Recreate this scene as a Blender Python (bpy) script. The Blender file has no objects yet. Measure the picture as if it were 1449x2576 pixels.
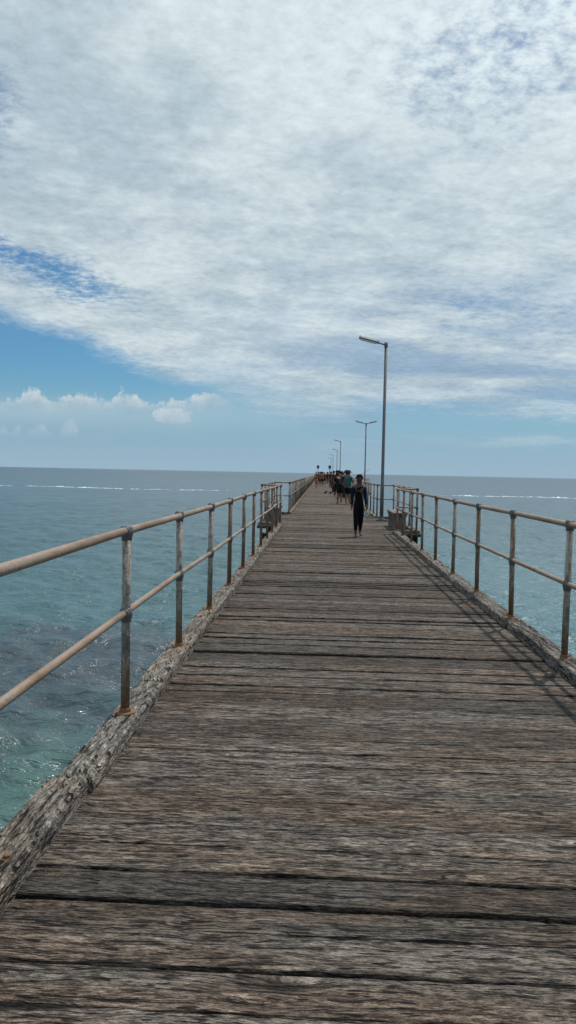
import bpy, bmesh, math, random
import numpy as np
from mathutils import Vector, Matrix, noise
R = math.radians
random.seed(11)
scene = bpy.context.scene
col = scene.collection

# ------------------------------------------------------------------ mesh helpers
class MB:
    def __init__(s):
        s.v = []; s.f = []; s.a = []
    def add(s, vs, fs, a=0.0):
        o = len(s.v)
        s.v += [tuple(v) for v in vs]
        s.f += [tuple(i + o for i in f) for f in fs]
        s.a += [a] * len(fs)
    def box(s, x0, x1, y0, y1, z0, z1, a=0.0, M=None):
        vs = [Vector(p) for p in ((x0,y0,z0),(x1,y0,z0),(x1,y1,z0),(x0,y1,z0),(x0,y0,z1),(x1,y0,z1),(x1,y1,z1),(x0,y1,z1))]
        if M: vs = [M @ v for v in vs]
        s.add(vs, [(0,3,2,1),(4,5,6,7),(0,1,5,4),(1,2,6,5),(2,3,7,6),(3,0,4,7)], a)
    def tube(s, pts, r, n=12, a=0.0):
        pts = [Vector(p) for p in pts]
        rs = r if isinstance(r, (list, tuple)) else [r] * len(pts)
        vs = []; fs = []
        prev = None
        for i, p in enumerate(pts):
            if i == 0: t = pts[1] - p
            elif i == len(pts) - 1: t = p - pts[i-1]
            else: t = (pts[i+1] - p).normalized() + (p - pts[i-1]).normalized()
            t.normalize()
            if prev is None:
                u = t.cross(Vector((0,0,1)))
                if u.length < 1e-3: u = Vector((1,0,0))
            else:
                u = prev - t * prev.dot(t)
            u.normalize(); prev = u
            w = t.cross(u)
            for k in range(n):
                an = 2 * math.pi * k / n
                vs.append(p + (u * math.cos(an) + w * math.sin(an)) * rs[i])
        for i in range(len(pts) - 1):
            for k in range(n):
                k2 = (k + 1) % n
                fs.append((i*n+k, i*n+k2, (i+1)*n+k2, (i+1)*n+k))
        fs.append(tuple(range(n))[::-1]); e = (len(pts)-1) * n
        fs.append(tuple(e + k for k in range(n)))
        s.add(vs, fs, a)
    def lathe(s, prof, n=16, a=0.0, M=None):     # prof: list of (r,z)
        vs = []; fs = []
        for (r, z) in prof:
            for k in range(n):
                an = 2 * math.pi * k / n
                v = Vector((r*math.cos(an), r*math.sin(an), z))
                vs.append(M @ v if M else v)
        for i in range(len(prof)-1):
            for k in range(n):
                k2 = (k+1) % n
                fs.append((i*n+k, i*n+k2, (i+1)*n+k2, (i+1)*n+k))
        fs.append(tuple(range(n))[::-1]); e = (len(prof)-1)*n
        fs.append(tuple(e+k for k in range(n)))
        s.add(vs, fs, a)
    def mesh(s, name, smooth=False):
        m = bpy.data.meshes.new(name)
        m.from_pydata(s.v, [], s.f)
        at = m.attributes.new('rnd', 'FLOAT', 'FACE')
        at.data.foreach_set('value', s.a)
        if smooth:
            m.polygons.foreach_set('use_smooth', [True] * len(m.polygons))
        m.update()
        return m

def obj(name, me, mat, parent=None, loc=(0,0,0), smooth=False):
    if isinstance(me, MB): me = me.mesh(name, smooth)
    o = bpy.data.objects.new(name, me)
    if mat is not None and len(me.materials) == 0: me.materials.append(mat)
    col.objects.link(o)
    o.location = loc
    if parent: o.parent = parent
    return o
def tag(o, label=None, cat=None, group=None, kind=None):
    if label: o['label'] = label
    if cat: o['category'] = cat
    if group: o['group'] = group
    if kind: o['kind'] = kind
    return o
def empty(name, loc, label, cat, rz=0.0, group=None):
    o = bpy.data.objects.new(name, None)
    o.empty_display_size = .1
    col.objects.link(o)
    o.location = loc; o.rotation_euler = (0,0,rz)
    return tag(o, label, cat, group)

# ------------------------------------------------------------------ node helpers
class S:
    def __init__(s, nt, k): s.nt = nt; s.k = k
    def __add__(s, o): return mth(s.nt, 'ADD', s, o)
    __radd__ = __add__
    def __mul__(s, o): return mth(s.nt, 'MULTIPLY', s, o)
    __rmul__ = __mul__
    def __sub__(s, o): return mth(s.nt, 'SUBTRACT', s, o)
    def __rsub__(s, o): return mth(s.nt, 'SUBTRACT', o, s)
    def __truediv__(s, o): return mth(s.nt, 'DIVIDE', s, o)
    def __rtruediv__(s, o): return mth(s.nt, 'DIVIDE', o, s)
def setin(nt, inp, v):
    if isinstance(v, S): nt.links.new(v.k, inp)
    elif isinstance(v, tuple) and len(v) == 3 and inp.type == 'RGBA': inp.default_value = (*v, 1)
    else: inp.default_value = v
def mth(nt, op, a, b=None, c=None, clamp=False):
    n = nt.nodes.new('ShaderNodeMath'); n.operation = op; n.use_clamp = clamp
    for i, v in enumerate((a, b, c)):
        if v is not None: setin(nt, n.inputs[i], v)
    return S(nt, n.outputs[0])
def clamp01(a): return mth(a.nt, 'MULTIPLY', a, 1.0, clamp=True)
def sstep(v, a, b, t0=0.0, t1=1.0):
    n = v.nt.nodes.new('ShaderNodeMapRange'); n.interpolation_type = 'SMOOTHSTEP'
    setin(v.nt, n.inputs[0], v)
    n.inputs[1].default_value = a; n.inputs[2].default_value = b
    n.inputs[3].default_value = t0; n.inputs[4].default_value = t1
    return S(v.nt, n.outputs[0])
def comb(nt, x, y, z=0.0):
    n = nt.nodes.new('ShaderNodeCombineXYZ')
    for i, v in enumerate((x, y, z)): setin(nt, n.inputs[i], v)
    return S(nt, n.outputs[0])
def sep(v):
    n = v.nt.nodes.new('ShaderNodeSeparateXYZ'); v.nt.links.new(v.k, n.inputs[0])
    return [S(v.nt, o) for o in n.outputs]
def noi(v, scale=1.0, detail=4.0, rough=.55, dist=0.0):
    n = v.nt.nodes.new('ShaderNodeTexNoise')
    v.nt.links.new(v.k, n.inputs['Vector'])
    n.inputs['Scale'].default_value = scale; n.inputs['Detail'].default_value = detail
    n.inputs['Roughness'].default_value = rough; n.inputs['Distortion'].default_value = dist
    return S(v.nt, n.outputs['Fac'])
def mixc(nt, f, a, b, mode='MIX'):
    n = nt.nodes.new('ShaderNodeMix'); n.data_type = 'RGBA'; n.blend_type = mode
    setin(nt, n.inputs[0], f); setin(nt, n.inputs[6], a); setin(nt, n.inputs[7], b)
    return S(nt, n.outputs[2])
def ramp(f, stops):
    n = f.nt.nodes.new('ShaderNodeValToRGB'); f.nt.links.new(f.k, n.inputs[0])
    e = n.color_ramp.elements
    while len(e) < len(stops): e.new(.5)
    for el, (p, c) in zip(e, stops):
        el.position = p; el.color = (*c, 1)
    return S(f.nt, n.outputs[0])
def scalec(c, k):          # colour times scalar
    n = c.nt.nodes.new('ShaderNodeVectorMath'); n.operation = 'SCALE'
    c.nt.links.new(c.k, n.inputs[0]); setin(c.nt, n.inputs['Scale'], k)
    return S(c.nt, n.outputs[0])
def newmat(name):
    m = bpy.data.materials.new(name); m.use_nodes = True
    nt = m.node_tree
    b = nt.nodes['Principled BSDF']
    return m, nt, b
def bump(nt, b, h, strength, distance):
    n = nt.nodes.new('ShaderNodeBump')
    setin(nt, n.inputs['Strength'], strength); n.inputs['Distance'].default_value = distance
    setin(nt, n.inputs['Height'], h)
    nt.links.new(n.outputs[0], b.inputs['Normal'])
def geo_pos(nt):
    n = nt.nodes.new('ShaderNodeNewGeometry'); return S(nt, n.outputs['Position'])
def obj_co(nt):
    n = nt.nodes.new('ShaderNodeTexCoord'); return S(nt, n.outputs['Object'])
def obj_rnd(nt):
    n = nt.nodes.new('ShaderNodeObjectInfo'); return S(nt, n.outputs['Random'])
def attr(nt, name):
    n = nt.nodes.new('ShaderNodeAttribute'); n.attribute_name = name
    return S(nt, n.outputs['Fac'])

# ------------------------------------------------------------------ materials
def wood(name, along, dark, mid, light, tone=(.7, 1.3), bd=.03, warm=(.115,.072,.052), per_obj=False, slit=1.0, fq=1.0, patch=.26, knots=(), wobble=.055, edge_dark=False):
    m, nt, b = newmat(name)
    p = geo_pos(nt); x, y, z = sep(p)
    r = obj_rnd(nt) if per_obj else attr(nt, 'rnd')
    if along == 'x': g, c = x, y
    else: g, c = y, x
    wob = noi(comb(nt, g*3.2, c*8.0, r*31.0), 1.0, 2.0) - .5
    cc = c + z*.7 + wob*wobble
    kd = None
    for (g0, c0, sg, sc) in knots:
        a = (g - g0)/sg; q = (c - c0)/sc
        e = mth(nt, 'EXPONENT', (a*a + q*q)*-1.0)
        cc = cc + e*q*.030 + e*.02
        kd = e if kd is None else kd + e
    n1 = noi(comb(nt, g*5.6 + r*57.0, cc*(40.0*fq), r*91.0), 1.0, 5.0, .78)
    n2 = noi(comb(nt, g*26.0 + r*13.0, cc*(120.0*fq), r*7.0), 1.0, 2.0, .75)
    n3 = noi(comb(nt, g*1.5, c*2.8, r*9.0), 1.0, 3.0, .62)
    n4 = noi(comb(nt, g*.9 + r*23.0, cc*(19.0*fq), r*11.0), 1.0, 1.0, .5)
    n5 = noi(comb(nt, g*8.0 + r*71.0, cc*(62.0*fq), r*19.0), 1.0, 2.0, .65)
    h = clamp01(n1*.56 + n2*.44)
    hs = (h - .5)*2.3 + .5                                       # sharper fibre contrast
    f = hs + (n3 - .5)*patch
    c1 = ramp(f, [(.20, dark), (.42, mid), (.60, tuple((a+q)/2 for a, q in zip(mid, light))), (.84, light)])
    c2 = mixc(nt, sstep(noi(comb(nt, g*.8, c*3.0, r*41.0), 1.0, 2.0), .40, .62, 0, .6), c1, mixc(nt, 1.0, c1, tuple(q*9.0 for q in warm), 'MULTIPLY'))
    crack = sstep(mth(nt, 'ABSOLUTE', n4 - .5), .0, .010, .06, 1.0)
    slits = sstep(n5, .57, .64, 1.0, 1.0 - .90*slit)             # short open checks along the grain
    fleck = sstep(n5, .43, .34, 1.0, 1.5)                        # pale raised fibres
    t = (r*(tone[1]-tone[0]) + tone[0]) * crack * slits * fleck
    if kd is not None: t = t*(1.0 - clamp01(kd*kd*.8))
    if edge_dark: t = t*(1.0 - attr(nt, 'edg')*.75)  # colour gets darker towards the plank edges
    cf = scalec(c2, t)
    nt.links.new(cf.k, b.inputs['Base Color'])
    b.inputs['Roughness'].default_value = .85
    b.inputs['Specular IOR Level'].default_value = .3
    bump(nt, b, hs + crack*.35 + slits*.45, 1.0, bd)
    return m
M_deck = wood('weathered_deck_wood', 'x', (.011,.009,.0075), (.080,.0635,.052), (.35,.308,.262), (.62,1.28), .026, (.114,.088,.069),
              knots=((-.07, 2.245, .10, .035), (1.1, 3.2, .09, .03), (-.45, 4.1, .08, .03), (.5, 5.6, .09, .035)), edge_dark=True)
M_kerb = wood('weathered_kerb_wood', 'y', (.016,.0145,.013), (.130,.116,.100), (.44,.40,.35), (.82,1.15), .030, (.112,.097,.083), True, 1.0, .85, .60, (), .022)
M_beam = wood('dark_beam_wood', 'x', (.01,.009,.008), (.035,.03,.027), (.08,.07,.062), (.8,1.2), .02)
M_bench = wood('bench_wood', 'y', (.05,.045,.04), (.22,.2,.18), (.42,.39,.35), (.9,1.1), .01)

def metal(name, rail):
    m, nt, b = newmat(name)
    p = geo_pos(nt); x, y, z = sep(p); r = obj_rnd(nt)
    if rail:
        v = comb(nt, x*7.0, y*1.7, z*7.0)
    else:
        v = comb(nt, x*14.0, y*14.0, z*4.8)
    n1 = noi(v, 1.0, 4.0, .70); n2 = noi(p, 42.0, 3.0, .65)
    f = n1*.70 + n2*.30
    f = (f - .5)*1.35 + .5
    if not rail: f = f + (r - .5)*.36 + .03
    if rail:
        c = ramp(f, [(.28, (.17,.165,.155)), (.40, (.30,.235,.18)), (.52, (.285,.19,.13)), (.62, (.18,.11,.07)), (.76, (.38,.34,.29))])
    else:
        c = ramp(f, [(.20, (.135,.128,.118)), (.34, (.20,.185,.165)), (.44, (.37,.33,.28)), (.52, (.21,.135,.085)), (.66, (.15,.088,.053)), (.82, (.28,.235,.19))])
        low = sstep(z, .46, .09)                      # rust creeps up from the base
        c = mixc(nt, low*sstep(n1, .25, .55, .3, .95), c, (.21,.105,.052))
    c = scalec(c, n2*1.1 + .42)
    nt.links.new(c.k, b.inputs['Base Color'])
    b.inputs['Roughness'].default_value = .55; b.inputs['Metallic'].default_value = .1
    bump(nt, b, n2, .6, .006)
    return m
M_rail = metal('rusty_tan_rail', True)
M_post = metal('worn_galvanised_post', False)
def simple(name, c, rough=.7, metal_=0.0, var=.35, sc=18.0, bs=.0, spec=.5):
    m, nt, b = newmat(name)
    n = noi(obj_co(nt), sc, 3.0, .6)
    cc = scalec(mixc(nt, 0.0, c, c), n*2*var + (1-var))
    nt.links.new(cc.k, b.inputs['Base Color'])
    b.inputs['Roughness'].default_value = rough; b.inputs['Metallic'].default_value = metal_
    b.inputs['Specular IOR Level'].default_value = spec
    if bs: bump(nt, b, n, bs, .01)
    return m
M_fit = simple('dull_grey_fitting', (.135,.13,.128), .6, .2, .4, 40, .3)
M_flange = simple('rusted_flange', (.20,.10,.05), .85, 0, .7, 45, .5)
M_rust = simple('rust_bolt', (.17,.08,.04), .85, 0, .5, 60, .5)
M_lpole = simple('grey_lamp_pole', (.13,.13,.128), .6, .3, .35, 9)
M_lhead = simple('lamp_housing_grey', (.27,.28,.29), .5, .4, .2, 12)
M_diff = simple('lamp_diffuser', (.80,.81,.79), .35, 0, .08, 8)
M_conc = simple('grey_footing', (.14,.14,.14), .85, 0, .4, 14, .3)
M_sand = simple('sand_crumbs', (.34,.275,.18), .95, 0, .4, 60)
M_sign = simple('dark_sign', (.06,.065,.07), .6, 0, .2, 10)
M_hull = simple('pile_wood', (.06,.05,.042), .9, 0, .5, 7, .6)
M_foam, ntf, bf = newmat('sea_foam')
nf = noi(geo_pos(ntf), .7, 5.0, .7)
cf_ = ramp(nf, [(.38, (.22,.32,.37)), (.56, (.72,.77,.79))])
ntf.links.new(cf_.k, bf.inputs['Base Color']); bf.inputs['Roughness'].default_value = .9
_cm = {}
def cloth(c, rough=.9):
    k = (c, rough)
    if k not in _cm: _cm[k] = simple('fabric', c, rough, 0, .25, 14, .15, .15 if rough > .7 else .5)
    return _cm[k]
def skin(c=(.30,.17,.115)):
    k = ('skin', c)
    if k not in _cm: _cm[k] = simple('skin', c, .6, 0, .12, 12, 0, .25)
    return _cm[k]

# ------------------------------------------------------------------ water
WZ = -4.0
def make_water():
    m, nt, b = newmat('sea_water')
    p = geo_pos(nt); x, y, z = sep(p)
    warp = noi(p, .09, 3.0) - .5
    yy = y + warp*16.0
    lin = mth(nt, 'LOGARITHM', mth(nt, 'MAXIMUM', yy, 3.0), 10.0)        # 0.5 .. 4.5
    t = clamp01((lin - .9) / 2.1)
    c = ramp(t, [(.0, (.080,.150,.132)), (.10, (.074,.148,.142)), (.26, (.058,.134,.152)), (.45, (.058,.124,.148)), (.68, (.058,.108,.138)), (1.0, (.056,.096,.128))])
    right = sstep(x, 2.0, 9.0)*sstep(y, 110.0, 15.0)                        # pale sand right of the pier
    c = mixc(nt, right*.75, c, (.090,.186,.220))
    ex = (x + 8.5)/9.5; ey = (y - 20.0 + warp*10.0)/7.2                      # dark weed bed, mottled
    mt = noi(comb(nt, x*.8, y*.8), .9, 5.0, .65)
    blob = sstep(ex*ex + ey*ey + (mt - .5)*2.6, 1.5, .1)
    reef = sstep(noi(comb(nt, x*.6, y*1.0), .05, 4.0, .6) + (mt - .5)*.2, .50, .68) * sstep(y, 22.0, 60.0)
    c = mixc(nt, blob*.80, c, (.052,.064,.080))
    c = mixc(nt, reef*.38, c, (.036,.080,.108))
    nt.links.new(c.k, b.inputs['Base Color'])
    b.inputs['IOR'].default_value = 1.33
    b.inputs['Specular IOR Level'].default_value = .40
    rough = clamp01(t*.18 + .14)
    nt.links.new(rough.k, b.inputs['Roughness'])
    w2 = noi(comb(nt, x*.7, y*1.3), 2.2, 4.0, .62, .4)
    w1 = noi(comb(nt, x*.35, y*.9), .28, 2.0, .5)
    bump(nt, b, w2*.32 + w1*sstep(y, 120.0, 300.0)*2.0, 1.0, .7)
    th = np.concatenate([np.radians(np.linspace(-68, 68, 440)), np.radians(np.linspace(74, 286, 24))])
    r = [2.0]
    while r[-1] < 420: r.append(r[-1]*1.0075 + .004)
    while r[-1] < 33000: r.append(r[-1]*1.25)
    r = np.array(r)
    RR, TT = np.meshgrid(r, th, indexing='ij')
    X = RR*np.sin(TT); Y = RR*np.cos(TT); Z = np.zeros_like(X)
    rng_ = np.random.default_rng(3)
    res = RR*.0072
    for _ in range(80):
        lam = np.exp(rng_.uniform(np.log(.40), np.log(4.5)))
        d = rng_.normal(-.25, .75)                   # travel direction around the pier axis
        kk = 2*np.pi/lam
        ph = rng_.uniform(0, 6.28)
        amp = .0076*lam**.66
        a = kk*(X*np.sin(d) + Y*np.cos(d)) + ph
        Z += amp*np.exp(-(res*2.0/lam)**2)*(np.sin(a) + .30*np.cos(2*a))
    Z *= np.clip((420 - RR)/200, 0, 1)
    Z[:, 440:] = 0
    nr, nth = X.shape
    V = np.stack([X, Y, Z], -1).reshape(-1, 3)
    i = np.arange(nr-1)[:, None]; j = np.arange(nth)[None, :]; j2 = (j+1) % nth
    F = np.stack([i*nth+j, i*nth+j2, (i+1)*nth+j2, (i+1)*nth+j], -1).reshape(-1, 4)[:, ::-1]
    me = bpy.data.meshes.new('water')
    me.vertices.add(len(V)); me.vertices.foreach_set('co', V.astype(np.float32).ravel())
    me.loops.add(F.size); me.loops.foreach_set('vertex_index', F.astype(np.int32).ravel())
    me.polygons.add(len(F)); me.polygons.foreach_set('loop_start', np.arange(0, F.size, 4, dtype=np.int32))
    me.polygons.foreach_set('use_smooth', np.ones(len(F), dtype=bool))
    me.update(calc_edges=True); me.validate()
    if me.polygons[0].normal.z < 0: me.flip_normals()
    o = obj('water', me, m, None, (0,0,WZ))
    tag(o, 'turquoise rippled sea with dark weed patches reaching the horizon', 'sea', kind='structure')
make_water()

def surf(label, x0, x1, y0, seed, k_h=1.0):
    """one long foaming crest that swells, thins and dips under along its length"""
    mb = MB(); n = int((x1-x0)/.4); vs = []; fs = []
    prof = [(-1,0),(-.6,.6),(-.1,1),(.4,.55),(1,0)]; k = len(prof)
    for i in range(n+1):
        xx = x0 + (x1-x0)*i/n
        q0 = noise.noise(Vector((xx*.05, seed, 1)))*.45 + noise.noise(Vector((xx*.23, seed, 5)))*.55
        e = max(.0, min(1, .66 + q0*1.5)); e *= min(1, 8*i/n, 8*(n-i)/n)
        yc = y0 + noise.noise(Vector((xx*.03, seed, 7)))*14 + noise.noise(Vector((xx*.3, seed, 7)))*1.8
        for (py, pz) in prof:
            q = noise.noise(Vector((xx*1.1, py*2+seed, 0)))
            vs.append((xx, yc + py*(.5+1.2*e) + q*.6, -.05 + pz*(.27*k_h*e)*(.7+1.1*q) if pz else -.3))
    for i in range(n):
        for j in range(k-1):
            fs.append((i*k+j+1, i*k+j, (i+1)*k+j, (i+1)*k+j+1))
    mb.add(vs, fs)
    o = obj('breaking_wave', mb, M_foam, None, (0,0,WZ), True)
    tag(o, label, 'wave')
surf('thin white line of surf breaking on the reef left of the pier', -150, -22, 219, 3)
surf('thin white line of surf breaking on the reef right of the pier', 24, 150, 221, 8)

# ------------------------------------------------------------------ pier
END = 226.0
XL, XR = -1.06, 1.93            # inner kerb faces
def edges(y):
    l, r = -1.26, 2.14
    if 22.3 < y < 28.7: l = -1.80
    if 20.4 < y < 27.2: r = 2.70
    if 61 < y < 68.2: r = 4.0
    elif y >= 68.2: r = 3.2
    return l, r
pier = empty('wooden_pier', (0,0,0), 'long weathered timber pier of cross planks running out to sea', 'pier')
MARKS = [1.55, 1.76, 1.93, 2.12, 2.305, 2.51, 2.67, 2.88, 3.09, 3.31, 3.545, 3.77, 3.99, 4.19, 4.40, 4.72, 5.05]
def make_deck():
    mb = MB(); y = -4.0; ev = []
    wide = (1.93, 2.305, 2.67, 3.545, 3.99, 5.05)
    rn = random.Random(5); prev_gap = .006
    while y < END:
        if y < MARKS[-1] - .01 and y > -1:
            nxt = next(q for q in MARKS if q > y + .08)
            w = nxt - y
        else:
            w = rn.choice([rn.uniform(.15, .22), rn.uniform(.19, .28), rn.uniform(.26, .36)])
        if y < 1.4: w = min(w, max(.15, 1.55 - y))
        e = y + w
        gap = rn.uniform(.004, .008) if rn.random() < .62 else rn.uniform(.011, .018)
        if any(abs(e - q) < .01 for q in wide): gap = .0095
        elif e < 5: gap = .003
        if y > 14: gap *= 1.35
        l, r = edges(y + w/2)
        l += rn.uniform(-.03, .02); r += rn.uniform(-.02, .03)
        ya, yb = y + prev_gap/2, y + w - gap/2
        ga, gb = prev_gap, gap
        prev_gap = gap
        near = y < 14
        nx = 120 if y < 8 else (34 if y < 25 else (6 if y < 60 else 1))
        across = [0, .02, .07, .14, .27, .42, .58, .73, .86, .93, .98, 1] if near else [0, .05, .12, .88, .95, 1]
        dz = rn.uniform(-.006, .004); tilt = rn.uniform(-.006, .006); sd = rn.uniform(0, 100)
        vs = []; fs = []; rows = len(across) + 2
        for i in range(nx+1):
            x = l + (r-l)*i/nx
            wa = noise.noise(Vector((x*1.7, sd, 0)))*.006 + noise.noise(Vector((x*10, sd, 4)))*.006
            wb = noise.noise(Vector((x*1.7, sd, 9)))*.006 + noise.noise(Vector((x*10, sd, 14)))*.006
            chipa = max(0, noise.noise(Vector((x*4, sd, 21))) - .40)*.04
            chipb = max(0, noise.noise(Vector((x*4, sd, 33))) - .40)*.04
            da = min(1, max(.08, .22 + ga*30 + .7*noise.noise(Vector((x*2.6, sd, 41)))))      # darker tone along the seam comes and goes
            db = min(1, max(.08, .22 + gb*30 + .7*noise.noise(Vector((x*2.6, sd, 52)))))
            vs.append((x, ya+wa, -.075)); ev.append(1.0)
            for t in across:
                yy = ya + wa + (yb + wb - ya - wa)*t
                zz = dz + tilt*(t-.5)*2 + noise.noise(Vector((x*1.2, yy*5, sd)))*.004 + noise.noise(Vector((x*4, yy*34, sd)))*.004
                if t in (0, 1): zz -= .009 + .007*noise.noise(Vector((x*8, sd, t*5)))
                if t <= .03: zz -= chipa
                if t >= .97: zz -= chipb
                vs.append((x, yy, zz))
                dt = min(t, 1-t); dd = da if t < .5 else db
                ev.append(dd if dt == 0 else (dd*.5 if dt < .03 else (dd*.18 if dt < .08 else 0.0)))
            vs.append((x, yb+wb, -.075)); ev.append(1.0)
        for i in range(nx):
            for j in range(rows-1):
                fs.append((i*rows+j, (i+1)*rows+j, (i+1)*rows+j+1, i*rows+j+1))
        fs.append(tuple(range(rows)))
        fs.append(tuple(nx*rows + j for j in range(rows))[::-1])
        mb.add(vs, fs, rn.random())
        y += w
    me = mb.mesh('deck')
    at = me.attributes.new('edg', 'FLOAT', 'POINT'); at.data.foreach_set('value', ev)
    obj('deck', me, M_deck, pier)
make_deck()
mb = MB()
for xx in (-.75, .42, 1.6): mb.box(xx-.12, xx+.12, -4, END, -.40, -.082)
obj('stringer', mb, M_beam, pier)
yb = 2.3
while yb < END:
    m_ = MB(); ext = (-1.05, 1.9)
    if abs(yb - 20.6) < .2: ext = (-1.58, 2.62)
    elif abs(yb - 26.7) < .2: ext = (-1.78, 2.68)
    elif abs(yb - 38.9) < .3: ext = (-1.40, 1.95)
    elif yb > 61: ext = (-1.05, 3.0)
    m_.box(ext[0], ext[1], -.15, .15, -.74, -.405)
    if ext[0] < -1.3:                                   # heavy corbel blocks under the bays
        m_.box(ext[0]+.005, ext[0]+.30, -.16, .16, -.402, -.085)
        m_.box(ext[1]-.30, ext[1]-.005, -.16, .16, -.402, -.085)
    obj('crossbeam', m_, M_beam, pier, (0, yb, 0))
    yb += 6.1
pmesh = None
yb = 2.3
while yb < END:
    for xx in (-.8, 1.65):
        if pmesh is None:
            m_ = MB(); m_.tube([(0,0,-7), (0,0,-4), (0,0,-.745)], [.19,.175,.16], 12)
            pmesh = m_.mesh('pile', True)
        obj('pile', pmesh, M_hull, pier, (xx, yb, 0))
    yb += 6.1

def kerb_piece(p0, p1, seg=.1, hh=.092, ww=.172, seed=0.0, lift=0.0):
    """squared timber with worn, split edges, running p0 -> p1"""
    p0 = Vector((*p0, 0)); p1 = Vector((*p1, 0)); d = p1 - p0; L = d.length; d.normalize()
    sx = Vector((d.y, -d.x, 0))
    n = max(2, int(L/seg))
    A = [-.47,-.42,-.36,-.3,-.24,-.18,-.12,-.06,0,.06,.12,.18,.24,.3,.36,.42,.47]
    prof = [(-.5,-.05),(-.5,.3),(-.5,.6),(-.495,.88)] + [(a, 1.0 if abs(a) < .45 else .97) for a in A] + [(.495,.88),(.5,.6),(.5,.3),(.5,-.05)]
    vs = []; fs = []; k = len(prof); mb = MB()
    for i in range(n+1):
        t = i/n
        de = min(t, 1-t)*L
        for (a, z) in prof:
            q = p0 + d*(L*t)
            nn = noise.noise(Vector((a*1.2, q.y*.7 + q.x, z*2 + seed)))
            n2 = noise.noise(Vector((a*13, q.y*2.2, z*9 + seed)))
            wv = noise.noise(Vector((q.y*.8, seed, 3)))*.05
            n3 = noise.noise(Vector(((a+wv)*8, q.y*.45, seed*3 + z*2)))        # long straight checks
            ck = max(0.0, .06 - abs(n3))*3.0 if z > .9 else max(0.0, .05 - abs(n3))*.6
            n4 = noise.noise(Vector((q.y*1.8, a*1.2, seed+4)))
            chip = max(0.0, n4 - .25)*.42 if z > .8 and abs(a) > .40 else 0
            erode = max(0, .06 - de)*(1.2 + 3*n2)*2.4 if z > .3 else 0
            a2 = a*ww*(1 + nn*.04 + n2*.02 - chip*.30)
            z2 = (hh + lift)*z*(1 + (nn*.04 + n2*.030 - ck - chip - erode if z > .3 else 0))
            v = q + sx*a2; v.z = z2 - .004
            vs.append(v - p0)
    for i in range(n):
        for j in range(k-1):
            fs.append((i*k+j, i*k+j+1, (i+1)*k+j+1, (i+1)*k+j))
    fs.append(tuple(range(k))[::-1]); fs.append(tuple(n*k+j for j in range(k)))
    mb.add(vs, fs, random.random())
    return obj('kerb_beam', mb, M_kerb, pier, p0, False)
def kerb_run(x, y0, y1, lens, jit=()):
    y = y0; i = 0
    while y < y1 - .05:
        L = lens[min(i, len(lens)-1)]; e = min(y1, y + L)
        if y1 - e < .6: e = y1
        dxk, lf = jit[i] if i < len(jit) else (0, 0)
        kerb_piece((x+dxk, y), (x+dxk, e - .028), .022 if y < 6 else (.06 if y < 12 else (.25 if y < 40 else 2.0)), seed=x*10+i*3.1, lift=lf)
        y = e; i += 1
kl, kr = -1.145, 2.02
kerb_run(kl, -3.0, 22.4, [6.57, 1.72, 4.2, 4.4, 4.9, 4.9], [(-.014, .012), (.006, -.004), (-.004, .004), (.004, -.003)])
kerb_piece((kl-.08, 22.4), (-1.62, 22.4), .1); kerb_run(-1.70, 22.32, 28.66, [3.2, 3.2]); kerb_piece((-1.62, 28.6), (kl-.08, 28.6), .1)
kerb_run(kl, 28.7, END, [5, 6, 6, 12])
kerb_run(kr, -3.0, 20.5, [5.5, 5.4, 5.0, 4.6, 4.6], [(0, 0), (.006, .006), (-.005, -.003)])
kerb_piece((kr+.08, 20.5), (2.5, 20.5), .1); kerb_run(2.58, 20.42, 27.1, [3.3, 3.4]); kerb_piece((2.5, 27.05), (kr+.08, 27.05), .1)
kerb_run(kr, 27.15, 61.0, [5, 6, 6, 12])
kerb_piece((kr, 61.1), (3.80, 61.1), .5); kerb_run(3.88, 61.0, 68.2, [7.2]); kerb_piece((3.8, 68.1), (3.1, 68.1), .5)
kerb_run(3.05, 68.2, END, [12])
m_ = MB(); m_.lathe([(.022,0),(.022,.005),(.014,.007),(.014,.016),(.009,.019)], 10)
bm_ = m_.mesh('kerb_bolt', False)
for (x, y, z) in ((kl-.005, 2.66, .097), (kl+.015, 2.74, .097), (kl-.02, 7.6, .088), (kr, 8.2, .090), (kr, 12.6, .086)):
    obj('kerb_bolt', bm_, M_rust, pier, (x, y, z))

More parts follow.
